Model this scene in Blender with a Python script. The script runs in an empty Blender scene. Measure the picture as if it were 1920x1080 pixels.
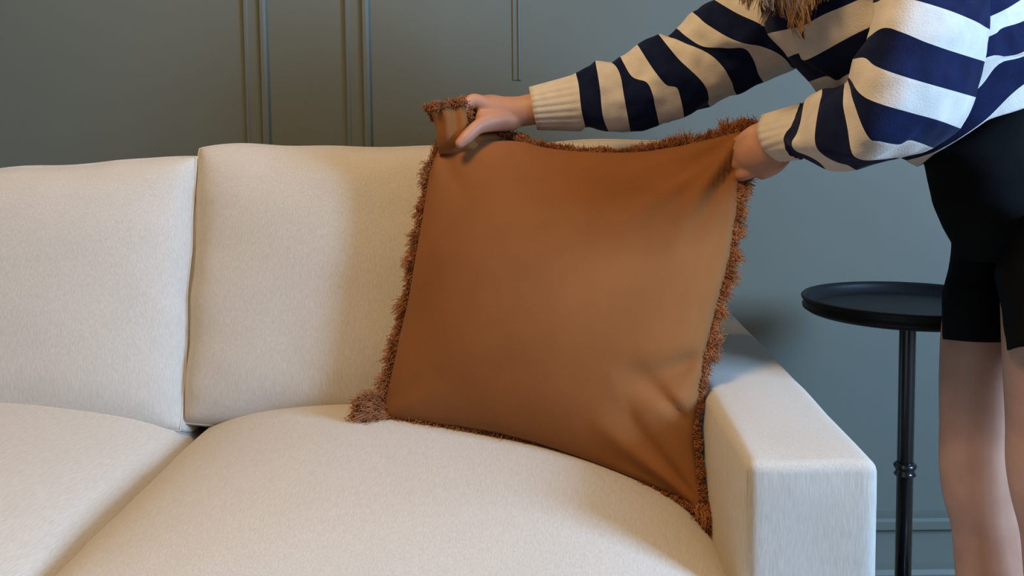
import bpy, bmesh, math, random
from math import sin, cos, pi, radians, sqrt
from mathutils import Vector, Matrix, Euler, noise
random.seed(7)
S = bpy.context.scene
C = bpy.context.collection

# ------------------------------------------------------------------ camera, world, lights, exposure
FPX, PX0, PY0 = 1700.0, 960.0, 384.0
cam = bpy.data.objects.new('camera', bpy.data.cameras.new('camera')); C.objects.link(cam)
cam.data.sensor_width = 36; cam.data.lens = FPX / 1920 * 36
cam.data.shift_y = -(540 - PY0) / 1920
cam.data.clip_start = 0.02
CAMM = Euler((radians(90 - 3.9), 0, 0)).to_matrix() @ Euler((0, 0, radians(-0.6))).to_matrix()
CAML = Vector((0, 0, 1.0))
cam.matrix_world = Matrix.Translation(CAML) @ CAMM.to_4x4()
S.camera = cam
S.view_settings.view_transform = 'Standard'; S.view_settings.look = 'None'
S.view_settings.gamma = 1; S.view_settings.exposure = 0.0
S.view_settings.use_curve_mapping = False

w = bpy.data.worlds.new('world'); S.world = w; w.use_nodes = True
w.node_tree.nodes['Background'].inputs[0].default_value = (1.0, 0.85, 0.66, 1)
w.node_tree.nodes['Background'].inputs[1].default_value = 0.16

def area(name, loc, target, sx, sy, power, col):
    l = bpy.data.lights.new(name, 'AREA'); l.shape = 'RECTANGLE'; l.size = sx; l.size_y = sy
    l.energy = power; l.color = col
    o = bpy.data.objects.new(name, l); C.objects.link(o); o.location = loc
    o.rotation_euler = (Vector(target) - Vector(loc)).to_track_quat('-Z', 'Y').to_euler()
    return o
WIN = (3.17, -0.75, 1.92)
area('window_daylight', WIN, (WIN[0]-1, WIN[1]+.65, WIN[2]-.4), 1.0, 1.05, 265, (0.38, 0.63, 1.0))
area('ceiling_lamp_light', (-0.55, 0.50, 2.50), (-0.4, 1.1, 0), 0.5, 0.5, 31, (1.0, 0.65, 0.28))

# ------------------------------------------------------------------ helpers
def at(px, py, Y):
    """world point seen at photograph pixel (px,py) lying at distance Y in front of the tripod"""
    d = CAMM @ Vector(((px - PX0) / FPX, -(py - PY0) / FPX, -1))
    return CAML + d * (Y / d.y)

def link(name, me, mats=(), parent=None, smooth=True):
    o = bpy.data.objects.new(name, me); C.objects.link(o)
    for m in (mats if isinstance(mats, (list, tuple)) else [mats]):
        if len(me.materials) < 16: me.materials.append(m)
    if parent: o.parent = parent
    if smooth:
        me.polygons.foreach_set('use_smooth', [True] * len(me.polygons)); me.update()
    return o
def obj(name, bm, mats, parent=None, smooth=True):
    me = bpy.data.meshes.new(name); bm.to_mesh(me); bm.free()
    return link(name, me, mats, parent, smooth)
def tag(o, label=None, cat=None, kind=None, group=None):
    if label: o['label'] = label
    if cat: o['category'] = cat
    if kind: o['kind'] = kind
    if group: o['group'] = group
    return o
def empty(name, loc, rz=0):
    o = bpy.data.objects.new(name, None); C.objects.link(o); o.location = loc; o.rotation_euler = (0, 0, rz)
    o.empty_display_size = .05
    return o
def box(bm, x0, x1, y0, y1, z0, z1, bev=0.0, seg=3):
    r = bmesh.ops.create_cube(bm, size=1)
    for v in r['verts']:
        v.co = Vector(((x0+x1)/2 + v.co.x*(x1-x0), (y0+y1)/2 + v.co.y*(y1-y0), (z0+z1)/2 + v.co.z*(z1-z0)))
    if bev:
        es = list({e for v in r['verts'] for e in v.link_edges})
        bmesh.ops.bevel(bm, geom=es, offset=bev, segments=seg, profile=.5, affect='EDGES')
def lathe(bm, prof, n=64, cx=0, cy=0):
    rings = []
    for r, z in prof:
        if r < 1e-6: rings.append([bm.verts.new((cx, cy, z))])
        else: rings.append([bm.verts.new((cx + r*cos(2*pi*k/n), cy + r*sin(2*pi*k/n), z)) for k in range(n)])
    for a, b in zip(rings, rings[1:]):
        for k in range(n):
            k2 = (k+1) % n
            if len(a) == 1 and len(b) == 1: continue
            if len(a) == 1: bm.faces.new((a[0], b[k], b[k2]))
            elif len(b) == 1: bm.faces.new((a[k], b[0], a[k2]))
            else: bm.faces.new((a[k], b[k], b[k2], a[k2]))
def crom(p0, p1, p2, p3, t):
    return 0.5*((2*p1) + (p2-p0)*t + (2*p0-5*p1+4*p2-p3)*t*t + (3*p1-p0-3*p2+p3)*t*t*t)
def resample(pts, fr):
    """smooth curve through pts, sampled at arclength fractions fr"""
    n = len(pts)
    if n == 2: return [pts[0].lerp(pts[1], f) for f in fr]
    dense = []
    for i in range(n-1):
        p0 = pts[i-1] if i else pts[0]*2 - pts[1]
        p3 = pts[i+2] if i+2 < n else pts[-1]*2 - pts[-2]
        for k in range(12): dense.append(crom(p0, pts[i], pts[i+1], p3, k/12))
    dense.append(pts[-1].copy())
    L = [0]
    for a, b in zip(dense, dense[1:]): L.append(L[-1] + (b-a).length)
    out = []; j = 0
    for f in fr:
        s = f*L[-1]
        while j < len(L)-2 and L[j+1] < s: j += 1
        t = (s-L[j])/max(L[j+1]-L[j], 1e-9)
        out.append(dense[j].lerp(dense[j+1], min(max(t, 0), 1)))
    return out
def tube(bm, pts, rad, n=16, sub=4, flat=None, up=None, cap=True, squash=1.0):
    """tapering limb along pts with radius rad; ends domed"""
    P = [Vector(p) for p in pts]
    cs, rs = [], []
    m = len(P)
    for i in range(m-1):
        p0 = P[i-1] if i else P[0]*2-P[1]; p3 = P[i+2] if i+2 < m else P[-1]*2-P[-2]
        r0 = rad[max(i-1, 0)]; r3 = rad[min(i+2, m-1)]
        for k in range(sub):
            t = k/sub
            cs.append(crom(p0, P[i], P[i+1], p3, t)); rs.append(crom(r0, rad[i], rad[i+1], r3, t))
    cs.append(P[-1]); rs.append(rad[-1])
    if cap:
        d0 = (cs[1]-cs[0]).normalized(); d1 = (cs[-1]-cs[-2]).normalized()
        a0, ra, a1, rb = cs[0].copy(), rs[0], cs[-1].copy(), rs[-1]
        for a in (.5, .85, .98):
            cs.insert(0, a0 - d0*ra*a*.9); rs.insert(0, ra*sqrt(1-a*a))
            cs.append(a1 + d1*rb*a*.9); rs.append(rb*sqrt(1-a*a))
    ref = Vector(up) if up else Vector((0.13, 0.2, 1))
    rings = []
    for i, (c, r) in enumerate(zip(cs, rs)):
        d = (cs[min(i+1, len(cs)-1)] - cs[max(i-1, 0)]).normalized()
        u = ref - d*ref.dot(d)
        if u.length < 1e-3: u = Vector((1, 0, 0)) - d*d.x
        u.normalize(); v = d.cross(u)
        if not up: ref = u
        rings.append([bm.verts.new(c + u*(r*squash*cos(2*pi*k/n)) + v*(r*sin(2*pi*k/n))) for k in range(n)])
    for a, b in zip(rings, rings[1:]):
        for k in range(n):
            bm.faces.new((a[k], a[(k+1) % n], b[(k+1) % n], b[k]))
    bm.faces.new(rings[0][::-1]); bm.faces.new(rings[-1])
def blob(bm, c, r, rot=None, seg=20):
    M = Matrix.Translation(c) @ (rot.to_4x4() if rot else Matrix()) @ Matrix.Diagonal((r[0], r[1], r[2], 1))
    bmesh.ops.create_uvsphere(bm, u_segments=seg, v_segments=seg//2+2, radius=1, matrix=M)
def strand(verts, faces, pts, r0, r1, n=3):
    base = len(verts); m = len(pts)
    for i, p in enumerate(pts):
        d = (pts[min(i+1, m-1)] - pts[max(i-1, 0)])
        d = d.normalized() if d.length > 1e-9 else Vector((0, 0, 1))
        a = Vector((0.3, 1, 0.2)); u = (a - d*a.dot(d)).normalized(); v = d.cross(u)
        r = r0 + (r1-r0)*i/(m-1)
        for k in range(n): verts.append(p + u*(r*cos(2*pi*k/n)) + v*(r*sin(2*pi*k/n)))
    for i in range(m-1):
        for k in range(n):
            faces.append((base+i*n+k, base+i*n+(k+1) % n, base+(i+1)*n+(k+1) % n, base+(i+1)*n+k))
def rawmesh(name, verts, faces):
    me = bpy.data.meshes.new(name); me.from_pydata([tuple(v) for v in verts], [], faces); me.update(); return me

# ------------------------------------------------------------------ materials
def srgb(r, g, b):
    f = lambda c: (c/255/12.92) if c/255 <= .04045 else ((c/255+.055)/1.055)**2.4
    return (f(r), f(g), f(b), 1)
def mat(name, col, rough=.8, spec=.3, sheen=0.0, metal=0.0, sss=0.0, coat=0.0):
    m = bpy.data.materials.new(name); m.use_nodes = True
    b = m.node_tree.nodes['Principled BSDF']
    b.inputs['Base Color'].default_value = col; b.inputs['Roughness'].default_value = rough
    b.inputs['Specular IOR Level'].default_value = spec; b.inputs['Metallic'].default_value = metal
    b.inputs['Sheen Weight'].default_value = sheen; b.inputs['Coat Weight'].default_value = coat
    if sss:
        b.inputs['Subsurface Weight'].default_value = sss
        b.inputs['Subsurface Radius'].default_value = (1, .35, .2); b.inputs['Subsurface Scale'].default_value = .006
    return m
def N(m, t, **kw):
    n = m.node_tree.nodes.new(t)
    for k, v in kw.items(): setattr(n, k, v)
    return n
def vary(m, c1, c2, scale=(1, 1, 1), nscale=50, detail=4, bump=0.0, bscale=None, dist=.001, lo=.35, hi=.65):
    """noise between two near colours, and a fine relief"""
    L = m.node_tree.links.new; b = m.node_tree.nodes['Principled BSDF']
    tc = N(m, 'ShaderNodeTexCoord'); mp = N(m, 'ShaderNodeMapping'); mp.inputs['Scale'].default_value = scale
    L(tc.outputs['Object'], mp.inputs[0])
    nz = N(m, 'ShaderNodeTexNoise'); nz.inputs['Scale'].default_value = nscale; nz.inputs['Detail'].default_value = detail
    L(mp.outputs[0], nz.inputs[0])
    cr = N(m, 'ShaderNodeValToRGB'); cr.color_ramp.elements[0].position = lo; cr.color_ramp.elements[1].position = hi
    cr.color_ramp.elements[0].color = c1; cr.color_ramp.elements[1].color = c2
    L(nz.outputs[0], cr.inputs[0]); L(cr.outputs[0], b.inputs['Base Color'])
    if bump:
        bp = N(m, 'ShaderNodeBump'); bp.inputs['Strength'].default_value = bump; bp.inputs['Distance'].default_value = dist
        if bscale:
            n2 = N(m, 'ShaderNodeTexNoise'); n2.inputs['Scale'].default_value = bscale; n2.inputs['Detail'].default_value = 2
            L(mp.outputs[0], n2.inputs[0]); L(n2.outputs[0], bp.inputs['Height'])
        else: L(nz.outputs[0], bp.inputs['Height'])
        L(bp.outputs[0], b.inputs['Normal'])
    return m
def scaled(c, k): return (c[0]*k, c[1]*k, c[2]*k, 1)

LINEN = srgb(196, 187, 174)
M_linen_up = vary(mat('linen_upright', LINEN, .95, .15, .1), scaled(LINEN, .88), scaled(LINEN, 1.08), (1, 1, .10), 620, 4, .35, None, .0004, .3, .7)
M_linen_seat = vary(mat('linen_seat', LINEN, .95, .15, .1), scaled(LINEN, .90), scaled(LINEN, 1.07), (1, .10, 1), 620, 4, .35, None, .0004, .3, .7)
RUST = (0.245, 0.092, 0.026, 1)
M_rust = vary(mat('rust_cotton', RUST, .92, .15, .08), scaled(RUST, .92), scaled(RUST, 1.06), (1, 1, 1), 9, 5, .25, 420, .0005)
M_fringe = vary(mat('rust_yarn', RUST, .9, .15, .1), (.28, .10, .033, 1), (.47, .185, .068, 1), (1, 1, 1), 60, 2)
WALLC = (0.128, 0.137, 0.112, 1)
M_wall = vary(mat('painted_wall', WALLC, .55, .25), scaled(WALLC, .97), scaled(WALLC, 1.03), (1, 1, 1), 3, 3, .06, 180, .0006)
M_ceil = vary(mat('ceiling_paint', (.7, .69, .66, 1), .9), (.68, .67, .64, 1), (.72, .71, .68, 1), (1, 1, 1), 4)
M_floor = vary(mat('oak_floor', (.2, .13, .08, 1), .5), (.15, .095, .055, 1), (.25, .17, .10, 1), (.6, 9, 1), 6, 6, .1)
M_black = vary(mat('black_lacquer', (.008, .008, .010, 1), .22, .5, coat=.3), (.007, .007, .009, 1), (.011, .011, .013, 1), (1, 1, 1), 8, 3, .03, 60, .0005)
CREAM = (0.63, 0.57, 0.50, 1)
M_top = vary(mat('black_tray', (.006, .006, .007, 1), .45, .25), (.005, .005, .006, 1), (.008, .008, .009, 1), (1, 1, 1), 8)
M_cream = vary(mat('cream_knit', CREAM, .95, .15, .2), scaled(CREAM, .93), scaled(CREAM, 1.05), (1, 1, 1), 40, 3, .5, 420, .0012)
M_navy = vary(mat('navy_knit', (.006, .010, .034, 1), .9, .12, .04), (.0035, .0065, .030, 1), (.006, .011, .046, 1), (1, 1, 1), 40, 3, .5, 420, .0012)
M_shorts = vary(mat('black_cotton', (.009, .0095, .011, 1), .95, .08, 0), (.0045, .0045, .0048, 1), (.0068, .0068, .007, 1), (1, 1, 1), 14, 4, .3, 300, .0006)
SKIN = (0.50, 0.262, 0.170, 1)
M_skin = vary(mat('skin', SKIN, .5, .35, sss=.12), (.45, .225, .145, 1), (.53, .285, .19, 1), (1, 1, 1), 14, 4, .1, 160, .0004)
M_hair = vary(mat('honey_blond_hair', (.3, .17, .08, 1), .5, .25), (.10, .045, .018, 1), (.40, .21, .085, 1), (1, 1, .25), 42, 3)
M_white = mat('white_joinery', (.75, .75, .73, 1), .5)
M_nail = mat('nail', (.62, .36, .27, 1), .25, .5)
M_eye = mat('eye_white', (.75, .74, .72, 1), .2, .5)

# ------------------------------------------------------------------ the room
YW = 2.085; ZF = -.035
XL, XR, YF, ZC = -3.2, 3.25, -3.3, 2.60
bm = bmesh.new(); box(bm, XL, XR, YF, YW+.02, ZF-.06, ZF); tag(obj('floor', bm, M_floor, None, False), kind='structure')
bm = bmesh.new(); box(bm, XL, XR, YF, YW+.02, ZC, ZC+.06); tag(obj('ceiling', bm, M_ceil, None, False), kind='structure')
bm = bmesh.new(); box(bm, XL-.1, XR+.1, YW, YW+.1, ZF, ZC); tag(obj('wall_back', bm, M_wall, None, False), kind='structure')
bm = bmesh.new(); box(bm, XL-.1, XL, YF, YW, ZF, ZC); tag(obj('wall_left', bm, M_wall, None, False), kind='structure')
wy0, wy1, wz0, wz1 = WIN[1]-.62, WIN[1]+.62, 1.30, 2.52
bm = bmesh.new()
box(bm, XR, XR+.1, YF, wy0, ZF, ZC); box(bm, XR, XR+.1, wy1, YW, ZF, ZC)
box(bm, XR, XR+.1, wy0, wy1, ZF, wz0); box(bm, XR, XR+.1, wy0, wy1, wz1, ZC)
tag(obj('wall_right', bm, M_wall, None, False), kind='structure')
bm = bmesh.new()
for a in ((wy0, wy0+.05), (wy1-.05, wy1), (WIN[1]-.02, WIN[1]+.02)): box(bm, XR+.02, XR+.07, a[0], a[1], wz0, wz1, .004, 1)
for a in ((wz0, wz0+.05), (wz1-.05, wz1)): box(bm, XR+.021, XR+.069, wy0, wy1, a[0], a[1], .004, 1)
tag(obj('window_1', bm, M_white, None, False), kind='structure')

# baseboard: shoe, tall board, moulded cap standing proud
bm = bmesh.new()
zt = at(1730, 957, YW).z; zm = at(1730, 984, YW).z; zl = at(1730, 1052, YW).z
prof = [(0, ZF), (.034, ZF), (.036, zl-.016), (.030, zl-.006), (.010, zl), (.010, zm-.006), (.018, zm-.004), (.022, zm), (.034, zm+.003), (.036, zt-.012), (.030, zt-.006), (.012, zt-.003), (0, zt)]
def extrude_prof(bm, prof, A, B, up, outw):
    ra = [bm.verts.new(A + outw*d + up*h) for d, h in prof]; rb = [bm.verts.new(B + outw*d + up*h) for d, h in prof]
    for k in range(len(prof)-1): bm.faces.new((ra[k], rb[k], rb[k+1], ra[k+1]))
    bm.faces.new(ra[::-1]); bm.faces.new(rb)
extrude_prof(bm, prof, Vector((XL, YW, 0)), Vector((XR, YW, 0)), Vector((0, 0, 1)), Vector((0, -1, 0)))
tag(obj('baseboard_back', bm, M_wall, None, False), kind='structure')
# applied vertical mouldings behind the sofa
def moulding(n, pxl, pxr, z0=zt, z1=ZC, d=.015):
    a = at(pxl, 135, YW).x; b = at(pxr, 135, YW).x; wd = b-a
    pr = [(0, 0), (.35*d, .02*wd), (.62*d, .10*wd), (.62*d, .18*wd), (.35*d, .24*wd), (.40*d, .60*wd), (.62*d, .66*wd), (1.0*d, .72*wd), (1.0*d, .84*wd), (.75*d, .93*wd), (.3*d, .965*wd), (.1*d, .985*wd), (0, 1*wd)]
    bm = bmesh.new()
    extrude_prof(bm, pr, Vector((a, YW, z0)), Vector((a, YW, z1)), Vector((1, 0, 0)), Vector((0, -1, 0)))
    bmesh.ops.recalc_face_normals(bm, faces=bm.faces)
    return tag(obj('trim_%d' % n, bm, M_wall, None, False), kind='structure')
moulding(1, 457, 507); moulding(2, 646, 698)
zb = at(968, 150, YW).z
moulding(3, 961, 977, zb, ZC, .005)
moulding(4, -560, -510)
# ------------------------------------------------------------------ sofa
O = at(1410, 866, 1.0); YAW = math.atan2(-.062, 1)
sofa = empty('sofa', (O.x, O.y, 0), YAW)
tag(sofa, 'cream linen two-seat sofa with square arms and loose plump cushions', 'sofa')
AZ = O.z; AW = .141; AD = .93; SW = .90
def sofa_arm(u0, u1, name='arm'):
    bm = bmesh.new(); box(bm, u0, u1, 0.0, AD, .06, AZ, .013, 4)
    # a soft, slightly crowned upholstered block
    bmesh.ops.subdivide_edges(bm, edges=[e for e in bm.edges if e.calc_length() > .1], cuts=14, use_grid_fill=True)
    for v in bm.verts:
        s = (v.co.x-(u0+u1)/2)/((u1-u0)/2); t = v.co.y/AD*2-1; h = (v.co.z-.06)/(AZ-.06)*2-1
        if h > .9: v.co.z += .004*(1-s*s)*(1-t**4)
        if abs(s) > .9: v.co.x += math.copysign(.009, s)*(1-t**4)*(1-abs(h)**9)
        v.co += Vector((1, 1, 1))*.0015*noise.noise(v.co*14)
    o = obj(name, bm, M_linen_up, sofa)
    # welt sewn round the front face
    vs, fs = [], []
    pts = []
    x0, x1, z0, z1, r = u0+.003, u1-.003, .063, AZ-.0035, .010
    for cx, cz, a0 in ((x1-r, z1-r, 0), (x0+r, z1-r, 90), (x0+r, z0+r, 180), (x1-r, z0+r, 270)):
        for k in range(7):
            a = radians(a0+15*k); pts.append(Vector((cx+r*cos(a), .0075, cz+r*sin(a))))
    pts.append(pts[0])
    dense = []
    for a, b in zip(pts, pts[1:]):
        m = max(1, int((b-a).length/.012))
        for k in range(m):
            p = a.lerp(b, k/m); p.y += .0005*noise.noise(p*40); dense.append(p)
    dense.append(dense[0].copy())
    strand(vs, fs, dense, .0022, .0022, 8)
    link('welt', rawmesh('welt', vs, fs), M_linen_up, o)
    return o
sofa_arm(-.006, AW); sofa_arm(-2*SW-AW, -2*SW)
bm = bmesh.new(); box(bm, -2*SW-.002, .002, AD-.15, AD, .06, .80, .03, 4); obj('back', bm, M_linen_up, sofa)
bm = bmesh.new(); box(bm, -2*SW-.001, .001, .0, AD-.10, .06, .30, .012, 3); obj('seat_base', bm, M_linen_up, sofa)
for x, y in ((-.02+AW/2, .07), (-.02+AW/2, AD-.07), (-2*SW-AW/2, .07), (-2*SW-AW/2, AD-.07)):
    bm = bmesh.new(); lathe(bm, [(0, ZF), (.018, ZF), (.024, .06), (.024, .07), (0, .07)], 20, x, y); obj('leg', bm, M_black, sofa)

def pad(W, H, T, edge, p=2.4, q=2.4, seed=0, n=44, wob=.004, corner=.03, rim=None, topk=None):
    """boxed cushion lying in XY, thickness along Z; T crown half thickness, edge half thickness"""
    bm = bmesh.new()
    m = 7
    def outline(s, t):
        # inset corners a little so the sides are softly bowed
        x = s*W/2; y = t*H/2
        k = corner*(abs(s)**6)*(abs(t)**6)
        x -= math.copysign(k*.6, s); y -= math.copysign(k*.6, t)
        nz = noise.noise(Vector((s*2.1+seed, t*2.1, seed*1.7)))
        f = max(abs(s), abs(t))**5
        x += (wob*3*nz*f*(abs(s) > .9)); y += wob*3*noise.noise(Vector((s*3.1, t*2.6+seed, 3.3)))*f*(abs(t) > .9)
        if topk and t > 0:
            y += (topk[0]*(1-s*s) + topk[1]*s + topk[2]*math.exp(-((s+.93)/.22)**2) + topk[3]*math.exp(-((s-.93)/.2)**2))*t**3
        return x, y
    g = [[None]*(n+1) for _ in range(n+1)]; gb = [[None]*(n+1) for _ in range(n+1)]
    def sp(i):
        a = i/n*2-1
        return math.copysign(1-(1-abs(a))**1.35, a)
    for i in range(n+1):
        for j in range(n+1):
            s, t = sp(i), sp(j)
            x, y = outline(s, t)
            c = (max(0, 1-abs(s)**p)*max(0, 1-abs(t)**q))**.8
            rollx = (1-abs(s)); rolly = (1-abs(t)); rr = min(rollx*W/2, rolly*H/2)
            rnd = -.020*math.exp(-rr/.016)
            z = edge + (T-edge)*c + rnd + wob*noise.noise(Vector((s*2.3, t*2.3, seed+9)))*(1 if rr > .01 else .3)
            z += wob*.8*noise.noise(Vector((s*7, t*7, seed+4)))*math.exp(-rr/.10)
            g[i][j] = bm.verts.new((x, y, z)); gb[i][j] = bm.verts.new((x, y, -z))
    for i in range(n):
        for j in range(n):
            bm.faces.new((g[i][j], g[i+1][j], g[i+1][j+1], g[i][j+1]))
            bm.faces.new((gb[i][j], gb[i][j+1], gb[i+1][j+1], gb[i+1][j]))
    per = [(i, 0) for i in range(n)] + [(n, j) for j in range(n)] + [(i, n) for i in range(n, 0, -1)] + [(0, j) for j in range(n, 0, -1)]
    cols = []
    for (i, j) in per:
        a = g[i][j].co; b = gb[i][j].co; s, t = sp(i), sp(j)
        nx, ny = (s**9), (t**9); L = sqrt(nx*nx+ny*ny)
        col = [g[i][j]]
        for k in range(1, m):
            f = k/m; out = .010*sin(pi*f)**.7
            col.append(bm.verts.new((a.x+nx/L*out, a.y+ny/L*out, a.z+(b.z-a.z)*f)))
        col.append(gb[i][j]); cols.append(col)
    for a, b in zip(cols, cols[1:]+cols[:1]):
        for k in range(m): bm.faces.new((a[k], a[k+1], b[k+1], b[k]))
    bmesh.ops.recalc_face_normals(bm, faces=bm.faces)
    return bm, [g[i][j].co.copy() for (i, j) in per]
def welt_from(pts, name, parent, m, r=.0026):
    vs, fs = [], []
    strand(vs, fs, pts+[pts[0]], r, r, 6)
    return link(name, rawmesh(name, vs, fs), m, parent)

# seat cushions
for k in range(2):
    T, E = .125, .046
    bm, per = pad(SW-.004, .90, T, E, 3.0, 4.0, seed=3+k*5, wob=.003, corner=.02)
    zc = .545-T
    M = Matrix.Translation((-SW/2-k*SW, -.075+.45, zc))
    for v in bm.verts:
        wgt = max(0, 1-(v.co.x/(SW/2)+1)/.8) if k == 0 else max(0, 1-(1-v.co.x/(SW/2))/.8)
        v.co.x += wgt*(-.018 + .062*max(0, min(1, .55-v.co.y/.9)))
    bmesh.ops.transform(bm, matrix=M, verts=bm.verts)
    o = obj('seat_cushion', bm, M_linen_seat, sofa)
    welt_from([M @ p for p in per], 'seam_welt', o, M_linen_seat, .0018)
# back cushions
def back_cushion(uc, W, H, wb, vface, lean, seed, roll=0.0, T=.115, E=.066, yaw=0.0, topk=None):
    bm, per = pad(W, H, T, E, 4.0, 4.0, seed=seed, wob=.004, corner=.006, topk=topk)
    M = Matrix.Translation((uc, vface, wb)) @ Euler((0, 0, yaw)).to_matrix().to_4x4() @ Euler((radians(90)-lean, roll, 0)).to_matrix().to_4x4() @ Matrix.Translation((0, H/2, -T))
    bmesh.ops.transform(bm, matrix=M, verts=bm.verts)
    o = obj('back_cushion', bm, M_linen_up, sofa)
    welt_from([M @ p for p in per], 'seam_welt', o, M_linen_up, .0022)
back_cushion(-SW/2-.006, SW+.010, .520, .502, .514, radians(11), 2.2, topk=(-.006, .008, .014, .0))
back_cushion(-SW*1.5-.016, SW+.010, .490, .490, .500, radians(11), 8.4, topk=(-.004, .016, .0, .012))

# ------------------------------------------------------------------ side table
tc = at(1703, 566, 1.70); tz = tc.z
tab = empty('side_table', (tc.x, tc.y, 0))
tag(tab, 'round black tray-top pedestal table against the grey-green wall', 'side table')
R = .190
bm = bmesh.new()
lathe(bm, [(0, tz-.012), (.05, tz-.012), (R-.022, tz-.012), (R-.010, tz-.008), (R-.006, tz+.003), (R-.003, tz+.008), (R+.001, tz+.010), (R+.004, tz+.007), (R+.003, tz+.003), (R-.001, tz-.001), (R-.001, tz-.006), (R+.002, tz-.009), (R+.001, tz-.014), (R-.008, tz-.020), (R-.03, tz-.023), (0, tz-.023)][::-1], 120)
obj('tabletop', bm, M_top, tab)
bm = bmesh.new(); rp = .0150
lathe(bm, [(0, ZF+.02), (rp, ZF+.02), (rp, tz-.05), (rp*1.15, tz-.035), (.03, tz-.026), (.03, tz-.0225), (0, tz-.0225)], 40); obj('pole', bm, M_black, tab)
cz = at(1697, 879, 1.70).z
bm = bmesh.new(); lathe(bm, [(.0149, cz-.013), (.018, cz-.013), (.0205, cz-.010), (.018, cz-.006), (.0165, cz-.002), (.020, cz+.003), (.0215, cz+.008), (.018, cz+.012), (.0149, cz+.013)], 40); obj('collar', bm, M_black, tab)
bm = bmesh.new(); lathe(bm, [(0, ZF), (.14, ZF), (.142, ZF+.006), (.13, ZF+.012), (.05, ZF+.018), (.025, ZF+.03), (rp, ZF+.045), (0, ZF+.045)], 80); obj('base', bm, M_black, tab)

# ------------------------------------------------------------------ throw pillow
# seam outline of the front as (pixel x, pixel y); depths follow from the corners
top = [(822, 266), (870, 270), (930, 264), (980, 265), (1010, 273), (1060, 281), (1130, 285), (1200, 284), (1260, 275), (1320, 262), (1370, 248), (1407, 238)]
left = [(822, 266), (806, 315), (797, 370), (788, 430), (776, 500), (766, 560), (752, 620), (736, 690), (722, 745), (716, 778)]
bot = [(716, 778), (740, 787), (800, 794), (900, 808), (980, 826), (1050, 848), (1150, 885), (1250, 925), (1322, 962)]
right = [(1407, 238), (1396, 300), (1388, 345), (1382, 410), (1366, 500), (1342, 590), (1322, 680), (1310, 760), (1304, 830), (1312, 900), (1322, 962)]
DTL, DTR, DBL, DBR = 1.53, 1.455, 1.485, 1.215
def edge3(pts, d0, d1, n):
    P = [Vector((x, y, 0)) for x, y in pts]
    R_ = resample(P, [k/n for k in range(n+1)])
    return [at(p.x, p.y, d0+(d1-d0)*k/n) for k, p in enumerate(R_)]
NP = 72
eT, eB = edge3(top, DTL, DTR, NP), edge3(bot, DBL, DBR, NP)
eL, eR = edge3(left, DTL, DBL, NP), edge3(right, DTR, DBR, NP)
nrm = ((eT[NP]-eB[0]).cross(eT[0]-eB[NP])).normalized()
if nrm.y > 0: nrm = -nrm
def coons(i, j):
    u, v = i/NP, j/NP
    return (eT[i]*(1-v)+eB[i]*v) + (eL[j]*(1-u)+eR[j]*u) - (eT[0]*(1-u)*(1-v)+eT[NP]*u*(1-v)+eB[0]*(1-u)*v+eB[NP]*u*v)
def crease(p, a, b, wd, amp):
    """ridge/valley from pixel-free uv point a to b"""
    ab = (b[0]-a[0], b[1]-a[1]); L2 = ab[0]**2+ab[1]**2
    t = ((p[0]-a[0])*ab[0]+(p[1]-a[1])*ab[1])/L2; t = min(max(t, 0), 1)
    d2 = (p[0]-a[0]-ab[0]*t)**2+(p[1]-a[1]-ab[1]*t)**2
    return amp*math.exp(-d2/(wd*(.35+t))**2)*(1-t)**.7
def puff(u, v):
    b = (max(0, 4*u*(1-u))*max(0, 4*v*(1-v)))**.5
    return b
bm = bmesh.new()
gf = [[None]*(NP+1) for _ in range(NP+1)]; gk = [[None]*(NP+1) for _ in range(NP+1)]
for i in range(NP+1):
    for j in range(NP+1):
        u, v = i/NP, j/NP; c = coons(i, j); b = puff(u, v)
        h = .072*b
        e = min(u, 1-u, v, 1-v); ef = min(1, e/.05)
        cr = 0
        for a_, b_, w_, am in (((1, 0), (.62, .28), .030, .012), ((1, 0), (.74, .16), .022, -.012), ((1, 0), (.80, .34), .022, .010), ((1, .03), (.93, .40), .02, -.008), ((.98, 0), (.66, .07), .02, .010),
                           ((1.0, .60), (.74, .74), .045, -.018), ((1, .05), (.86, .28), .026, -.014), ((1, 0), (.80, .26), .024, .014), ((1, 1), (.66, .86), .030, .014), ((1, 1), (.72, .76), .030, -.009), ((1, 1), (.72, .95), .018, -.008), ((.99, .78), (.74, .66), .03, -.012), ((.99, .70), (.8, .80), .03, .010),
                           ((0, 0), (.26, .10), .03, .007), ((0, 0), (.18, .25), .03, -.005), ((0, 1), (.2, .86), .03, .006)):
            cr += crease((u, v), a_, b_, w_, am)
        nzv = .004*noise.noise(Vector((u*2.5, v*2.5, 1.3)))
        gf[i][j] = bm.verts.new(c + nrm*(h + (cr+nzv)*ef))
        if i in (0, NP) or j in (0, NP): gk[i][j] = gf[i][j]
        else: gk[i][j] = bm.verts.new(c - nrm*(.060*b + .004*noise.noise(Vector((u*3, v*3, 7)))*ef))
for i in range(NP):
    for j in range(NP):
        bm.faces.new((gf[i][j], gf[i][j+1], gf[i+1][j+1], gf[i+1][j]))
        bm.faces.new((gk[i][j], gk[i+1][j], gk[i+1][j+1], gk[i][j+1]))
bmesh.ops.recalc_face_normals(bm, faces=bm.faces)
pc = (eB[0]+eB[NP])/2
pil = empty('throw_pillow', pc)
tag(pil, 'large square rust-brown throw pillow with a thread fringe, stood against the sofa back', 'pillow')
def obw(name, bm, m, parent, smooth=True):
    """object built in world coordinates under a moved parent"""
    bmesh.ops.translate(bm, vec=-Vector(parent.location), verts=bm.verts)
    return obj(name, bm, m, parent, smooth)
cover = obw('cover', bm, M_rust, pil)

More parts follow.
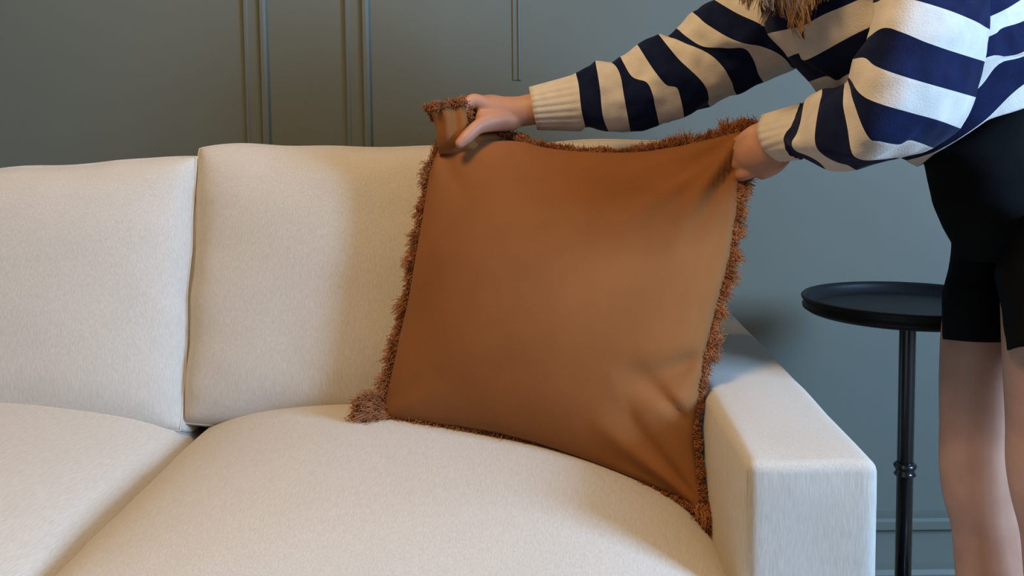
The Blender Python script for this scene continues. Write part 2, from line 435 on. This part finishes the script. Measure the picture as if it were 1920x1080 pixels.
# the corner bunched up above the fist of the far hand
def ringpx(pl, pr, D, Rd, n, wav=0.0, ph=0.0, k=5, sag=0):
    a, b = at(pl[0], pl[1], D), at(pr[0], pr[1], D)
    c = (a+b)/2; ax = (b-a)/2
    out = []
    for i in range(n):
        t = 2*pi*i/n
        f = 1+wav*sin(k*t+ph)+wav*.6*sin((k*2+1)*t+ph*2.3)
        out.append(c + ax*cos(t)*f + Vector((0, -1, 0))*(Rd*sin(t)*f) + Vector((0, 0, -1))*(sag*sin(t)))
    return out
bm = bmesh.new()
n = 96
spec = [((823, 288), (915, 290), 1.515, .012, .02, 0), ((822, 274), (900, 276), 1.513, .022, .06, 0), ((822, 262), (888, 264), 1.512, .027, .10, .1), ((822, 250), (884, 252), 1.513, .029, .13, .3), ((820, 238), (884, 238), 1.515, .031, .15, .5),
        ((817, 226), (882, 223), 1.518, .033, .16, .7), ((812, 215), (880, 209), 1.52, .036, .17, .9), ((807, 208), (876, 199), 1.523, .036, .17, 1.0), ((808, 203), (862, 191), 1.525, .030, .17, 1.1), ((818, 207), (852, 196), 1.525, .020, .17, 1.2), ((828, 217), (848, 210), 1.525, .008, .17, 1.2)]
rr = [ringpx(a, b, D, Rd, n, wv, ph, 3) for a, b, D, Rd, wv, ph in spec]
RV = [[bm.verts.new(p) for p in r] for r in rr]
for a, b in zip(RV, RV[1:]):
    for k in range(n): bm.faces.new((a[k], a[(k+1) % n], b[(k+1) % n], b[k]))
bm.faces.new(RV[0][::-1]); bm.faces.new(RV[-1])
# the rolled top edge running right below the wrist
tube(bm, [at(868, 262, 1.53), at(905, 258, 1.545), at(940, 258, 1.55), at(968, 264, 1.548), at(990, 272, 1.545)], [.020, .019, .016, .010, .004], 20, 5)
tube(bm, [at(880, 248, 1.535), at(862, 225, 1.535), at(868, 205, 1.54)], [.014, .014, .010], 18, 5)
bmesh.ops.recalc_face_normals(bm, faces=bm.faces)
sm = bmesh.ops.subdivide_edges
obw('gathered_corner', bm, M_rust, pil)

# fringe of loose threads all round the seam
vs, fs = [], []
rnd = random.Random(11)
def thread(base, out, length, spread, r=.0007, droop=.3, curl=.004):
    d = (out + Vector((rnd.gauss(0, spread), rnd.gauss(0, spread*1.1), rnd.gauss(0, spread)))).normalized()
    ph = rnd.random()*6.28; pts = []
    a = Vector((rnd.gauss(0, 1), rnd.gauss(0, 1), rnd.gauss(0, 1))).normalized()
    for k in range(6):
        f = k/5
        pts.append(base + d*length*f + a*(curl*sin(ph+f*7)*f) + Vector((0, 0, -droop*length*f*f)))
    strand(vs, fs, pts, r*1.1, r*.8, 3)
def edge_fringe(P, inside, n, L, spread, droop, jit=.002, gaps=None):
    m = len(P)-1
    clump = 0
    for q in range(n):
        s = rnd.random()*m; i = int(s); f = s-i
        b = P[i].lerp(P[i+1], f); tn = (P[i+1]-P[i]).normalized()
        o = tn.cross(nrm).normalized()
        if o.dot(b-inside) < 0: o = -o
        cl = .78+.85*noise.noise(Vector((s*.62, len(P)*.1+n*.01, 5)))
        cl2 = noise.noise(Vector((s*.9, 17, n*.013)))
        o2 = (o + nrm*(.35*cl2) + tn*(.8*noise.noise(Vector((s*.8, 3, n*.01))))).normalized()
        LL = L(s/m) if callable(L) else L
        if gaps and any(g0 < s/m < g1 for g0, g1 in gaps): LL *= .25
        thread(b + Vector((rnd.gauss(0, jit), rnd.gauss(0, jit), rnd.gauss(0, jit))) - o*.003, o2, LL*cl*rnd.uniform(.55, 1.15), spread, .00055, droop, .005)
ctr = (eT[0]+eT[NP]+eB[0]+eB[NP])/4
edge_fringe(eL, ctr, 6500, lambda s: .019+.005*s, .45, .35, .0028, [(-.1, .085), (.16, .20)])
edge_fringe(eR, ctr, 6000, lambda s: .012 if s < .1 else (.021 if s < .55 else max(.010, .021-(s-.55)*.09)), .32, .2, .0022)
edge_fringe(eB, ctr, 4500, .014, .45, .0, .003)
edge_fringe(eT[int(NP*.26):], ctr, 4500, lambda s: .010+.010*s, .45, -.1, .0016)
# tassel splayed on the seat at the lower left corner, and the two right corners
def tassel(base, dirs, n, L, spread, droop=.1):
    for q in range(n):
        d = Vector(dirs).normalized()
        thread(base + Vector((rnd.gauss(0, .006), rnd.gauss(0, .006), abs(rnd.gauss(0, .004)))), d, L*rnd.uniform(.6, 1.15), spread, .0006, droop, .010)
tassel(at(722, 776, DBL), (-1, -.1, .02), 1500, .046, .26, .12)
tassel(at(712, 765, DBL), (-1, -.1, .45), 900, .034, .3, .2)
tassel(at(1322, 958, DBR), (.5, -.3, -1), 700, .030, .4, .1)
tassel(at(1400, 245, DTR), (.3, 0, 1), 250, .012, .5, .0)
for k in range(1500):   # round the rim of the bunched corner
    a = rnd.random()*2*pi; i = int(a/(2*pi)*n) % n
    b = rr[7][i].lerp(rr[8][i], rnd.random()); o = (b-(rr[7][0]+rr[7][n//2])/2); o.z = abs(o.z)*.4+.012
    thread(b, o.normalized(), rnd.uniform(.006, .013), .35, .00075, 0)
for k in range(500):    # down the left side of the bunch
    f = rnd.random(); b = at(808+14*f, 205+50*f, 1.52)
    if f < .45: thread(b, Vector((-1, -.2, .2)), rnd.uniform(.003, .008)*(1-f), .4, .0007, 0)
for k in range(700):    # fringe emerging right of the fist
    f = rnd.random(); b = at(935+52*f, 252+12*f+rnd.uniform(-3, 3), 1.535)
    thread(b, Vector((.3, -.3, .8)), rnd.uniform(.004, .011), .5, .00075, 0)
for k in range(500):    # threads crossing between fist and bunch
    b = at(rnd.uniform(866, 884), rnd.uniform(200, 240), 1.505)
    thread(b, Vector((-.2, -.5, .3)), rnd.uniform(.004, .010), .5, .00075, 0)
vs = [v-pc for v in vs]
fr = link('fringe', rawmesh('fringe', vs, fs), M_fringe, pil); fr['kind'] = 'stuff'

# ------------------------------------------------------------------ the person
person = empty('person', (at(1900, 900, 1.35).x, 1.35, 0))
tag(person, 'person in navy and cream striped sweater and black shorts bending over the pillow', 'person')
PL = Vector(person.location)

# -- clothing shells: rings whose visible halves follow the stripe borders
def shell(bm, rings, bands, n=40, sub=6, rib=None, fold=.0, seed=0, capfirst=None):
    """rings: (front curve [(px,py)..], depth at first end, depth at last end, half thickness)"""
    fr_ = [(1-cos(pi*k/n))/2 for k in range(n+1)]
    RR = []
    for pts, d0, d1, R_ in rings:
        P = resample([Vector((x, y, 0)) for x, y in pts], fr_)
        a, b = P[0], P[-1]; ring = []
        for k in range(n+1):
            f = fr_[k]; ph = pi*k/n
            ring.append(at(P[k].x, P[k].y, d0+(d1-d0)*f - R_*sin(ph)))
        for k in range(n-1, 0, -1):
            f = fr_[k]; ph = pi*k/n; q = a.lerp(b, f)
            ring.append(at(q.x, q.y, d0+(d1-d0)*f + R_*sin(ph)))
        RR.append(ring)
    m = len(RR[0]); rows = []; band = []
    for i in range(len(RR)-1):
        r0 = RR[i-1] if i else [p*2-q for p, q in zip(RR[0], RR[1])]
        r3 = RR[i+2] if i+2 < len(RR) else [p*2-q for p, q in zip(RR[-1], RR[-2])]
        for s in range(sub):
            t = s/sub
            rows.append([crom(r0[k]*.5+RR[i][k]*.5, RR[i][k], RR[i+1][k], r3[k]*.5+RR[i+1][k]*.5, t) for k in range(m)])
            band.append(bands[i])
    rows.append(RR[-1])
    cen = [sum(r, Vector())/m for r in rows]
    out = []
    for i, r in enumerate(rows):
        b = band[min(i, len(band)-1)]
        row = []
        for k, p in enumerate(r):
            o = (p-cen[i]); L = o.length; o = o/L if L else o
            dlt = 0
            if b == 2: dlt += .0018*abs(cos(pi*k/m*rib)) if rib else 0
            elif fold: dlt += fold*noise.noise(p*16+Vector((seed, 0, 0))) + fold*.6*noise.noise(p*34+Vector((0, seed, 0)))
            # keep rim silhouettes where they were measured
            row.append(bm.verts.new(p + o*dlt))
        out.append(row)
    for i in range(len(out)-1):
        for k in range(m):
            f = bm.faces.new((out[i][k], out[i][(k+1) % m], out[i+1][(k+1) % m], out[i+1][k])); f.material_index = band[i]
    return out
def turn_in(bm, row, cen, mi, inset=.004, depth=.02):
    """a hem folded inwards so that the edge has thickness"""
    c = sum((v.co for v in row), Vector())/len(row)
    dirn = (cen-c).normalized()
    r1 = [bm.verts.new(v.co + (c-v.co).normalized()*inset) for v in row]
    r2 = [bm.verts.new(v.co + (c-v.co).normalized()*(inset*1.2) + dirn*depth) for v in row]
    m = len(row)
    for a, b in ((row, r1), (r1, r2)):
        for k in range(m):
            f = bm.faces.new((a[k], b[k], b[(k+1) % m], a[(k+1) % m])); f.material_index = mi
NV, CR, RB = 1, 0, 2
bm = bmesh.new()
far = [([(992, 165), (998, 200), (1007, 242)], 1.535, 1.535, .033),
       ([(1080, 140), (1085, 160), (1090, 205), (1099, 245)], 1.53, 1.53, .044),
       ([(1116, 113), (1124, 160), (1130, 215), (1142, 250)], 1.53, 1.53, .060),
       ([(1147, 118), (1162, 135), (1172, 190), (1182, 246)], 1.53, 1.53, .058),
       ([(1164, 108), (1182, 139), (1214, 155), (1228, 195), (1236, 237)], 1.53, 1.53, .060),
       ([(1200, 91), (1225, 130), (1249, 159), (1269, 165), (1277, 190), (1280, 222)], 1.53, 1.53, .062),
       ([(1236, 66), (1272, 110), (1315, 152), (1330, 182), (1332, 201)], 1.53, 1.53, .065),
       ([(1254, 70), (1296, 84), (1325, 96), (1352, 120), (1372, 152), (1382, 180)], 1.53, 1.53, .066),
       ([(1270, 54), (1310, 84), (1360, 90), (1395, 92), (1415, 117), (1431, 155)], 1.53, 1.52, .070),
       ([(1299, 22), (1335, 52), (1382, 77), (1430, 88), (1460, 102), (1484, 126)], 1.53, 1.49, .075),
       ([(1340, 0), (1382, 25), (1425, 45), (1460, 66), (1500, 95)], 1.52, 1.47, .075),
       ([(1380, -32), (1415, -8), (1450, 12), (1480, 30), (1520, 55)], 1.51, 1.46, .075),
       ([(1430, -70), (1460, -50), (1490, -20), (1540, 10)], 1.49, 1.45, .07)]
o_ = shell(bm, far, [RB, NV, CR, NV, CR, NV, CR, NV, CR, NV, CR, NV], 60, 7, rib=22, fold=.010, seed=3)
turn_in(bm, o_[0], o_[4][0].co*.5+o_[4][60].co*.5, RB)
tor = [([(1722, 312), (1762, 282), (1844, 229), (1920, 203), (2060, 150)], 1.36, 1.38, .125),
       ([(1700, 301), (1762, 280), (1843, 228.5), (1920, 158), (2050, 85)], 1.36, 1.38, .128),
       ([(1640, 275), (1760, 215), (1833, 167), (1872, 121), (1920, 106), (2040, 55)], 1.36, 1.38, .145),
       ([(1600, 245), (1740, 160), (1850, 108), (1885, 106), (1920, 97), (1995, 55)], 1.37, 1.38, .145),
       ([(1560, 210), (1700, 130), (1856, 68), (1880, 52), (1920, 39), (1980, 10)], 1.37, 1.38, .145),
       ([(1517, 153), (1550, 143), (1570, 151), (1594, 137), (1720, 82), (1861, 29), (1914, 0), (1960, -30)], 1.38, 1.38, .145),
       ([(1475, 108), (1500, 100), (1513, 112), (1622, 55), (1760, 0), (1900, -70)], 1.38, 1.37, .145),
       ([(1442, 62), (1500, 50), (1543, 28), (1593, 7), (1720, -50), (1850, -115)], 1.38, 1.37, .145),
       ([(1425, 15), (1500, -15), (1650, -85), (1790, -155)], 1.38, 1.37, .145),
       ([(1430, -40), (1480, -60), (1600, -110), (1720, -180)], 1.38, 1.37, .13),
       ([(1460, -75), (1500, -95), (1560, -130), (1640, -175)], 1.38, 1.37, .075)]
o_ = shell(bm, tor, [RB, NV, CR, NV, CR, NV, CR, NV, CR, NV], 70, 7, rib=60, fold=.004, seed=11)
turn_in(bm, o_[0], (o_[5][0].co+o_[5][70].co)*.5, RB)
near = [([(1650, -190), (1720, -190), (1800, -170)], 1.30, 1.30, .06),
        ([(1650, -110), (1730, -105), (1820, -80), (1858, -60)], 1.25, 1.25, .085),
        ([(1648, -55), (1725, -48), (1805, -25), (1862, 0)], 1.22, 1.22, .09),
        ([(1638, 6), (1668, -4), (1719, 1), (1803, 28), (1857, 56)], 1.20, 1.20, .09),
        ([(1628, 74), (1658, 53), (1692, 61), (1747, 83), (1844, 115)], 1.19, 1.19, .088),
        ([(1602, 112), (1622, 109), (1644, 125), (1706, 147), (1825, 181)], 1.18, 1.18, .086),
        ([(1592, 146), (1622, 183), (1706, 211), (1758, 225), (1796, 239)], 1.18, 1.18, .082),
        ([(1590, 151), (1605, 208), (1630, 258), (1650, 264), (1686, 271), (1708, 263), (1753, 279)], 1.19, 1.18, .078),
        ([(1584, 157), (1581, 197), (1588, 243), (1594, 280), (1606, 296), (1642, 300), (1690, 296)], 1.21, 1.20, .074),
        ([(1541, 167), (1530, 225), (1529, 271), (1546, 293), (1578, 310), (1606, 320)], 1.25, 1.25, .066),
        ([(1509, 188), (1504, 212), (1494, 249), (1484, 268), (1492, 284), (1528, 300), (1550, 320)], 1.30, 1.30, .054),
        ([(1500, 195), (1485, 234), (1471, 254), (1472, 274), (1481, 290), (1502, 298)], 1.335, 1.335, .042),
        ([(1428, 217), (1420, 243), (1430, 278), (1448, 295), (1461, 303)], 1.385, 1.385, .034)]
o_ = shell(bm, near, [CR, CR, NV, CR, NV, CR, NV, CR, NV, CR, NV, RB], 60, 7, rib=22, fold=.005, seed=23)
turn_in(bm, o_[-1], (o_[-6][0].co+o_[-6][60].co)*.5, RB)
bmesh.ops.recalc_face_normals(bm, faces=bm.faces)
sweater = obw('sweater', bm, [M_cream, M_navy, M_cream], person)

bm = bmesh.new()
sh = [([(1790, 200), (1850, 215), (1950, 190), (2045, 150)], 1.37, 1.37, .115),
      ([(1728, 280), (1800, 290), (1900, 280), (2080, 250)], 1.36, 1.36, .135),
      ([(1736, 330), (1820, 336), (1930, 340), (2092, 330)], 1.36, 1.36, .140),
      ([(1747, 378), (1830, 384), (1930, 392), (2095, 390)], 1.36, 1.35, .140),
      ([(1765, 418), (1830, 424), (1930, 436), (2092, 440)], 1.37, 1.34, .130),
      ([(1783, 455), (1850, 462), (1950, 470), (2085, 480)], 1.38, 1.33, .105),
      ([(1795, 490), (1860, 492), (1950, 498), (2070, 505)], 1.38, 1.33, .06)]
shell(bm, sh, [0]*6, 44, 5, fold=.003, seed=5)
fl = [([(1764, 410), (1810, 412), (1880, 415), (1925, 410)], 1.425, 1.41, .075),
      ([(1784, 452), (1820, 458), (1870, 460), (1915, 455)], 1.425, 1.41, .078),
      ([(1775, 512), (1820, 518), (1870, 518), (1908, 508)], 1.425, 1.41, .080),
      ([(1771, 530), (1820, 534), (1870, 534), (1906, 526)], 1.425, 1.41, .080),
      ([(1767, 545), (1820, 550), (1870, 550), (1906, 540)], 1.425, 1.41, .083),
      ([(1767, 590), (1820, 596), (1870, 597), (1906, 590)], 1.425, 1.41, .080),
      ([(1768, 636), (1820, 641), (1870, 642), (1906, 638)], 1.425, 1.41, .076)]
o_ = shell(bm, fl, [0]*6, 40, 5, fold=.003, seed=8); turn_in(bm, o_[-1], (o_[-8][0].co+o_[-8][40].co)*.5, 0, .005, .03)
nl = [([(1905, 400), (1950, 405), (2000, 408), (2095, 400)], 1.27, 1.27, .085),
      ([(1890, 462), (1950, 466), (2000, 470), (2095, 462)], 1.265, 1.265, .085),
      ([(1866, 505), (1940, 512), (2000, 514), (2095, 505)], 1.26, 1.26, .088),
      ([(1870, 545), (1940, 552), (2000, 554), (2092, 545)], 1.26, 1.26, .088),
      ([(1881, 598), (1940, 606), (2000, 608), (2088, 598)], 1.26, 1.26, .084),
      ([(1886, 657), (1915, 650), (1980, 648), (2084, 645)], 1.26, 1.26, .080)]
o_ = shell(bm, nl, [0]*5, 40, 5, fold=.003, seed=9); turn_in(bm, o_[-1], (o_[-8][0].co+o_[-8][40].co)*.5, 0, .005, .03)
bmesh.ops.recalc_face_normals(bm, faces=bm.faces)
obw('shorts', bm, M_shorts, person)

# -- body: limbs laid out on the joints, fused into one skin
bm = bmesh.new()
A = at
# legs
tube(bm, [A(1900, 350, 1.41), A(1862, 470, 1.42), A(1842, 600, 1.42), A(1838, 700, 1.42), A(1834, 800, 1.42), A(1832, 870, 1.415), A(1835, 925, 1.415), A(1846, 985, 1.42), A(1858, 1080, 1.43), A(1866, 1180, 1.44), A(1872, 1300, 1.45), A(1874, 1420, 1.45)],
     [.060, .054, .058, .060, .057, .056, .0535, .0500, .0530, .050, .036, .030], 28, 5)
tube(bm, [A(1950, 330, 1.34), A(1966, 440, 1.30), A(1974, 560, 1.265), A(1976, 680, 1.26), A(1974, 800, 1.26), A(1972, 870, 1.255), A(1975, 925, 1.255), A(1988, 1000, 1.26), A(2000, 1100, 1.27), A(2010, 1220, 1.28), A(2014, 1380, 1.29), A(2016, 1500, 1.29)],
     [.055, .062, .066, .065, .060, .0585, .055, .0515, .0540, .050, .036, .030], 28, 5)
for (px, py, d) in ((1874, 1420, 1.45), (2016, 1500, 1.29)):
    a = A(px, py, d); ax, ay = a.x, a.y
    tube(bm, [(ax, ay, .12), (ax+.01, ay, ZF+.06), (ax-.03, ay, ZF+.042), (ax-.09, ay-.005, ZF+.030), (ax-.14, ay-.01, ZF+.020)], [.031, .034, .034, .033, .020], 20, 4)
    blob(bm, Vector((ax+.035, ay, ZF+.032)), (.033, .030, .032))
    for q in range(5):
        y0 = ay-.034+.016*q; tube(bm, [(ax-.13, y0, ZF+.018), (ax-.165+.006*abs(q-1), y0, ZF+.012)], [.010 if q else .013, .008 if q else .011], 12, 3)
# trunk
tube(bm, [A(1900, 330, 1.36), A(1880, 255, 1.365), A(1845, 190, 1.37), A(1780, 110, 1.37), A(1690, 30, 1.37), A(1600, -50, 1.37)], [.098, .098, .095, .105, .11, .085], 32, 5, squash=1.0)
tube(bm, [A(1600, -50, 1.37), A(1545, -95, 1.37), A(1515, -125, 1.37)], [.06, .05, .048], 24, 4)
# far arm, upper and fore
tube(bm, [A(1560, -40, 1.42), A(1460, 30, 1.49), A(1370, 95, 1.53), A(1290, 140, 1.53), A(1200, 170, 1.53), A(1090, 192, 1.535), A(1005, 204, 1.535), A(975, 209, 1.535), A(945, 211, 1.535), A(918, 210, 1.533)],
     [.05, .048, .042, .038, .036, .031, .0270, .0260, .0275, .0280], 24, 4)
# far hand: back of the hand up, knuckle row at left, fingers down behind the bunch, thumb in front
tube(bm, [A(945, 209, 1.545), A(918, 206, 1.545), A(897, 203, 1.545)], [.0255, .0265, .022], 22, 4)
hp = [A(888, 192, 1.512), A(890, 190, 1.533), A(893, 192, 1.553), A(897, 196, 1.572)]
fin = [([A(915, 200, 1.520), A(886, 189, 1.514), A(872, 206, 1.507), A(874, 226, 1.510), A(882, 236, 1.520)], [.0135, .0112, .0092, .0085, .0070]),
       ([A(915, 198, 1.540), A(886, 188, 1.535), A(868, 205, 1.533), A(867, 230, 1.536), A(876, 246, 1.544)], [.0135, .0115, .0095, .0086, .0072]),
       ([A(918, 200, 1.560), A(890, 190, 1.556), A(873, 206, 1.556), A(871, 230, 1.558), A(880, 244, 1.564)], [.0130, .0108, .0090, .0082, .0068]),
       ([A(922, 204, 1.575), A(897, 196, 1.576), A(882, 210, 1.576), A(880, 228, 1.578), A(887, 238, 1.582)], [.0120, .0098, .0082, .0074, .0062])]
for P_, r_ in fin: tube(bm, P_, r_, 16, 5)
tube(bm, [A(945, 224, 1.520), A(915, 230, 1.505), A(895, 239, 1.488), A(876, 256, 1.478), A(862, 269, 1.474)], [.0180, .0165, .0122, .0112, .0088], 18, 5)
tube(bm, [A(960, 226, 1.525), A(925, 226, 1.515), A(905, 222, 1.512)], [.0175, .0185, .0150], 18, 4)
# near arm
tube(bm, [A(1640, -70, 1.31), A(1745, -60, 1.24), A(1745, 60, 1.20), A(1720, 160, 1.19), A(1680, 225, 1.19), A(1620, 245, 1.22), A(1560, 250, 1.27), A(1500, 255, 1.325), A(1450, 264, 1.38), A(1436, 270, 1.395)],
     [.055, .052, .046, .042, .040, .038, .036, .031, .0285, .0280], 24, 4)
# near hand: back of the hand to the viewer, fingers going behind the pillow corner, thumb on top
tube(bm, [A(1452, 270, 1.385), A(1430, 282, 1.398), A(1412, 292, 1.412), A(1402, 296, 1.425)], [.0285, .0330, .0315, .026], 24, 4)
tube(bm, [A(1462, 288, 1.388), A(1448, 306, 1.395), A(1428, 318, 1.405)], [.020, .0185, .0165], 18, 4)
fin = [([A(1420, 262, 1.42), A(1398, 262, 1.425), A(1384, 268, 1.450), A(1388, 276, 1.478), A(1404, 280, 1.485)], [.0135, .0115, .0100, .0088, .0072]),
       ([A(1418, 280, 1.412), A(1394, 284, 1.415), A(1380, 290, 1.445), A(1386, 296, 1.475), A(1404, 298, 1.482)], [.0140, .0118, .0100, .0090, .0074]),
       ([A(1418, 300, 1.408), A(1392, 306, 1.410), A(1380, 312, 1.440), A(1388, 316, 1.470), A(1404, 316, 1.476)], [.0140, .0118, .0100, .0088, .0072]),
       ([A(1420, 314, 1.405), A(1396, 326, 1.408), A(1386, 332, 1.432), A(1394, 334, 1.456), A(1408, 332, 1.462)], [.0130, .0108, .0092, .0080, .0066])]
for P_, r_ in fin: tube(bm, P_, r_, 16, 5)
tube(bm, [A(1428, 246, 1.402), A(1410, 251, 1.400), A(1394, 262, 1.405), A(1384, 278, 1.412)], [.0150, .0125, .0105, .0085], 18, 5)
# head, bowed towards the pillow
HC = A(1480, -175, 1.37)
fdir = Vector((-.75, .10, -.62)).normalized(); hup = (Vector((-.5, .1, .8)) - fdir*Vector((-.5, .1, .8)).dot(fdir)).normalized(); hx = fdir.cross(hup).normalized()
HM = Matrix((hx, fdir, hup)).transposed()
def hp_(x, y, z): return HC + HM @ Vector((x, y, z))
blob(bm, hp_(0, -.012, .025), (.074, .090, .085), HM, 32)
blob(bm, hp_(0, .022, -.040), (.056, .062, .068), HM, 28)
blob(bm, hp_(0, .050, -.088), (.024, .022, .018), HM, 16)
tube(bm, [hp_(0, .080, .010), hp_(0, .090, -.012), hp_(0, .098, -.030)], [.007, .008, .010], 12, 4)
for s in (-1, 1):
    blob(bm, hp_(.009*s, .088, -.032), (.008, .008, .007), HM, 12)
    blob(bm, hp_(.070*s, -.008, -.010), (.008, .016, .028), HM, 14)
    blob(bm, hp_(.038*s, .060, -.030), (.020, .020, .018), HM, 14)
    tube(bm, [hp_(.012*s, .082, .022), hp_(.030*s, .078, .027), hp_(.048*s, .064, .022)], [.006, .007, .005], 10, 3)
tube(bm, [hp_(-.020, .076, -.056), hp_(0, .086, -.053), hp_(.020, .076, -.056)], [.003, .006, .003], 10, 4)
tube(bm, [hp_(-.018, .075, -.064), hp_(0, .084, -.066), hp_(.018, .075, -.064)], [.003, .0065, .003], 10, 4)
tube(bm, [A(1545, -95, 1.37), hp_(0, -.035, -.06), hp_(0, -.03, 0)], [.050, .050, .05], 24, 4)
tmp = bpy.data.meshes.new('tmp'); bm.to_mesh(tmp); bm.free()
to = bpy.data.objects.new('tmp', tmp); C.objects.link(to)
md = to.modifiers.new('r', 'REMESH'); md.mode = 'VOXEL'; md.voxel_size = .0030
ms = to.modifiers.new('s', 'SMOOTH'); ms.factor = .5; ms.iterations = 5
dg = bpy.context.evaluated_depsgraph_get(); dg.update()
me = bpy.data.meshes.new_from_object(to.evaluated_get(dg))
bpy.data.objects.remove(to); bpy.data.meshes.remove(tmp)
me.transform(Matrix.Translation(-PL)); me.materials.clear(); me.name = 'body'
body = link('body', me, M_skin, person)
# eyes and the visible thumbnail
for s in (-1, 1):
    bm = bmesh.new(); blob(bm, hp_(.031*s, .068, .004), (.012, .012, .012), HM, 18); obw('eye', bm, M_eye, person)

# hair: locks falling forward from the bowed head, many fine strands each
vs, fs = [], []
rnd = random.Random(5)
bm = bmesh.new()
blob(bm, hp_(0, -.022, .034), (.083, .092, .088), HM, 36)
obw('hair_crown', bm, M_hair, person)
locks = [(1392, -130, 1402, 5, .010), (1405, -110, 1412, 22, .012), (1418, -120, 1424, 16, .012), (1432, -110, 1440, 40, .011), (1446, -130, 1452, 22, .012), (1462, -110, 1468, 34, .012),
         (1478, -100, 1490, 46, .012), (1492, -110, 1502, 74, .009), (1505, -90, 1486, 66, .009), (1512, -110, 1520, 28, .012), (1526, -90, 1530, 20, .012), (1540, -90, 1545, 8, .010), (1552, -80, 1556, 4, .008),
         (1485, -100, 1476, 58, .006), (1450, -110, 1430, 50, .005), (1500, -90, 1518, 40, .006), (1410, -110, 1398, 10, .006), (1530, -100, 1510, 48, .006)]
for li, (x0, y0, x1, y1, wd) in enumerate(locks):
    ph = rnd.random()*6.28; D0 = 1.275; D1 = 1.235 + rnd.uniform(-.01, .02); y0 -= 110; x0 = 1475+(x0-1475)*.75
    for q in range(190):
        jx, jy, r_ = rnd.gauss(0, 1), rnd.gauss(0, 1), rnd.random()
        pts = []
        end = rnd.uniform(.72, 1.0)
        for k in range(15):
            f = k/14*end
            py = y0+(y1-y0)*f
            wv = 11*sin(ph+f*6.5)*f + 4*sin(ph*2+f*12+jx*.3)
            taper = (1-.75*f**3)
            px = x0+(x1-x0)*f + wv
            D = D0+(D1-D0)*f + .05*max(0, .25-f)
            p = A(px, py, D) + Vector((jx*wd*taper, jy*wd*.7*taper, 0)) + Vector((.003*sin(9*f+jx*2), .003*cos(8*f+jy*2), 0))
            pts.append(p-PL)
        strand(vs, fs, pts, .0006, .0003, 3)
h = link('hair', rawmesh('hair', vs, fs), M_hair, person); h['kind'] = 'stuff'
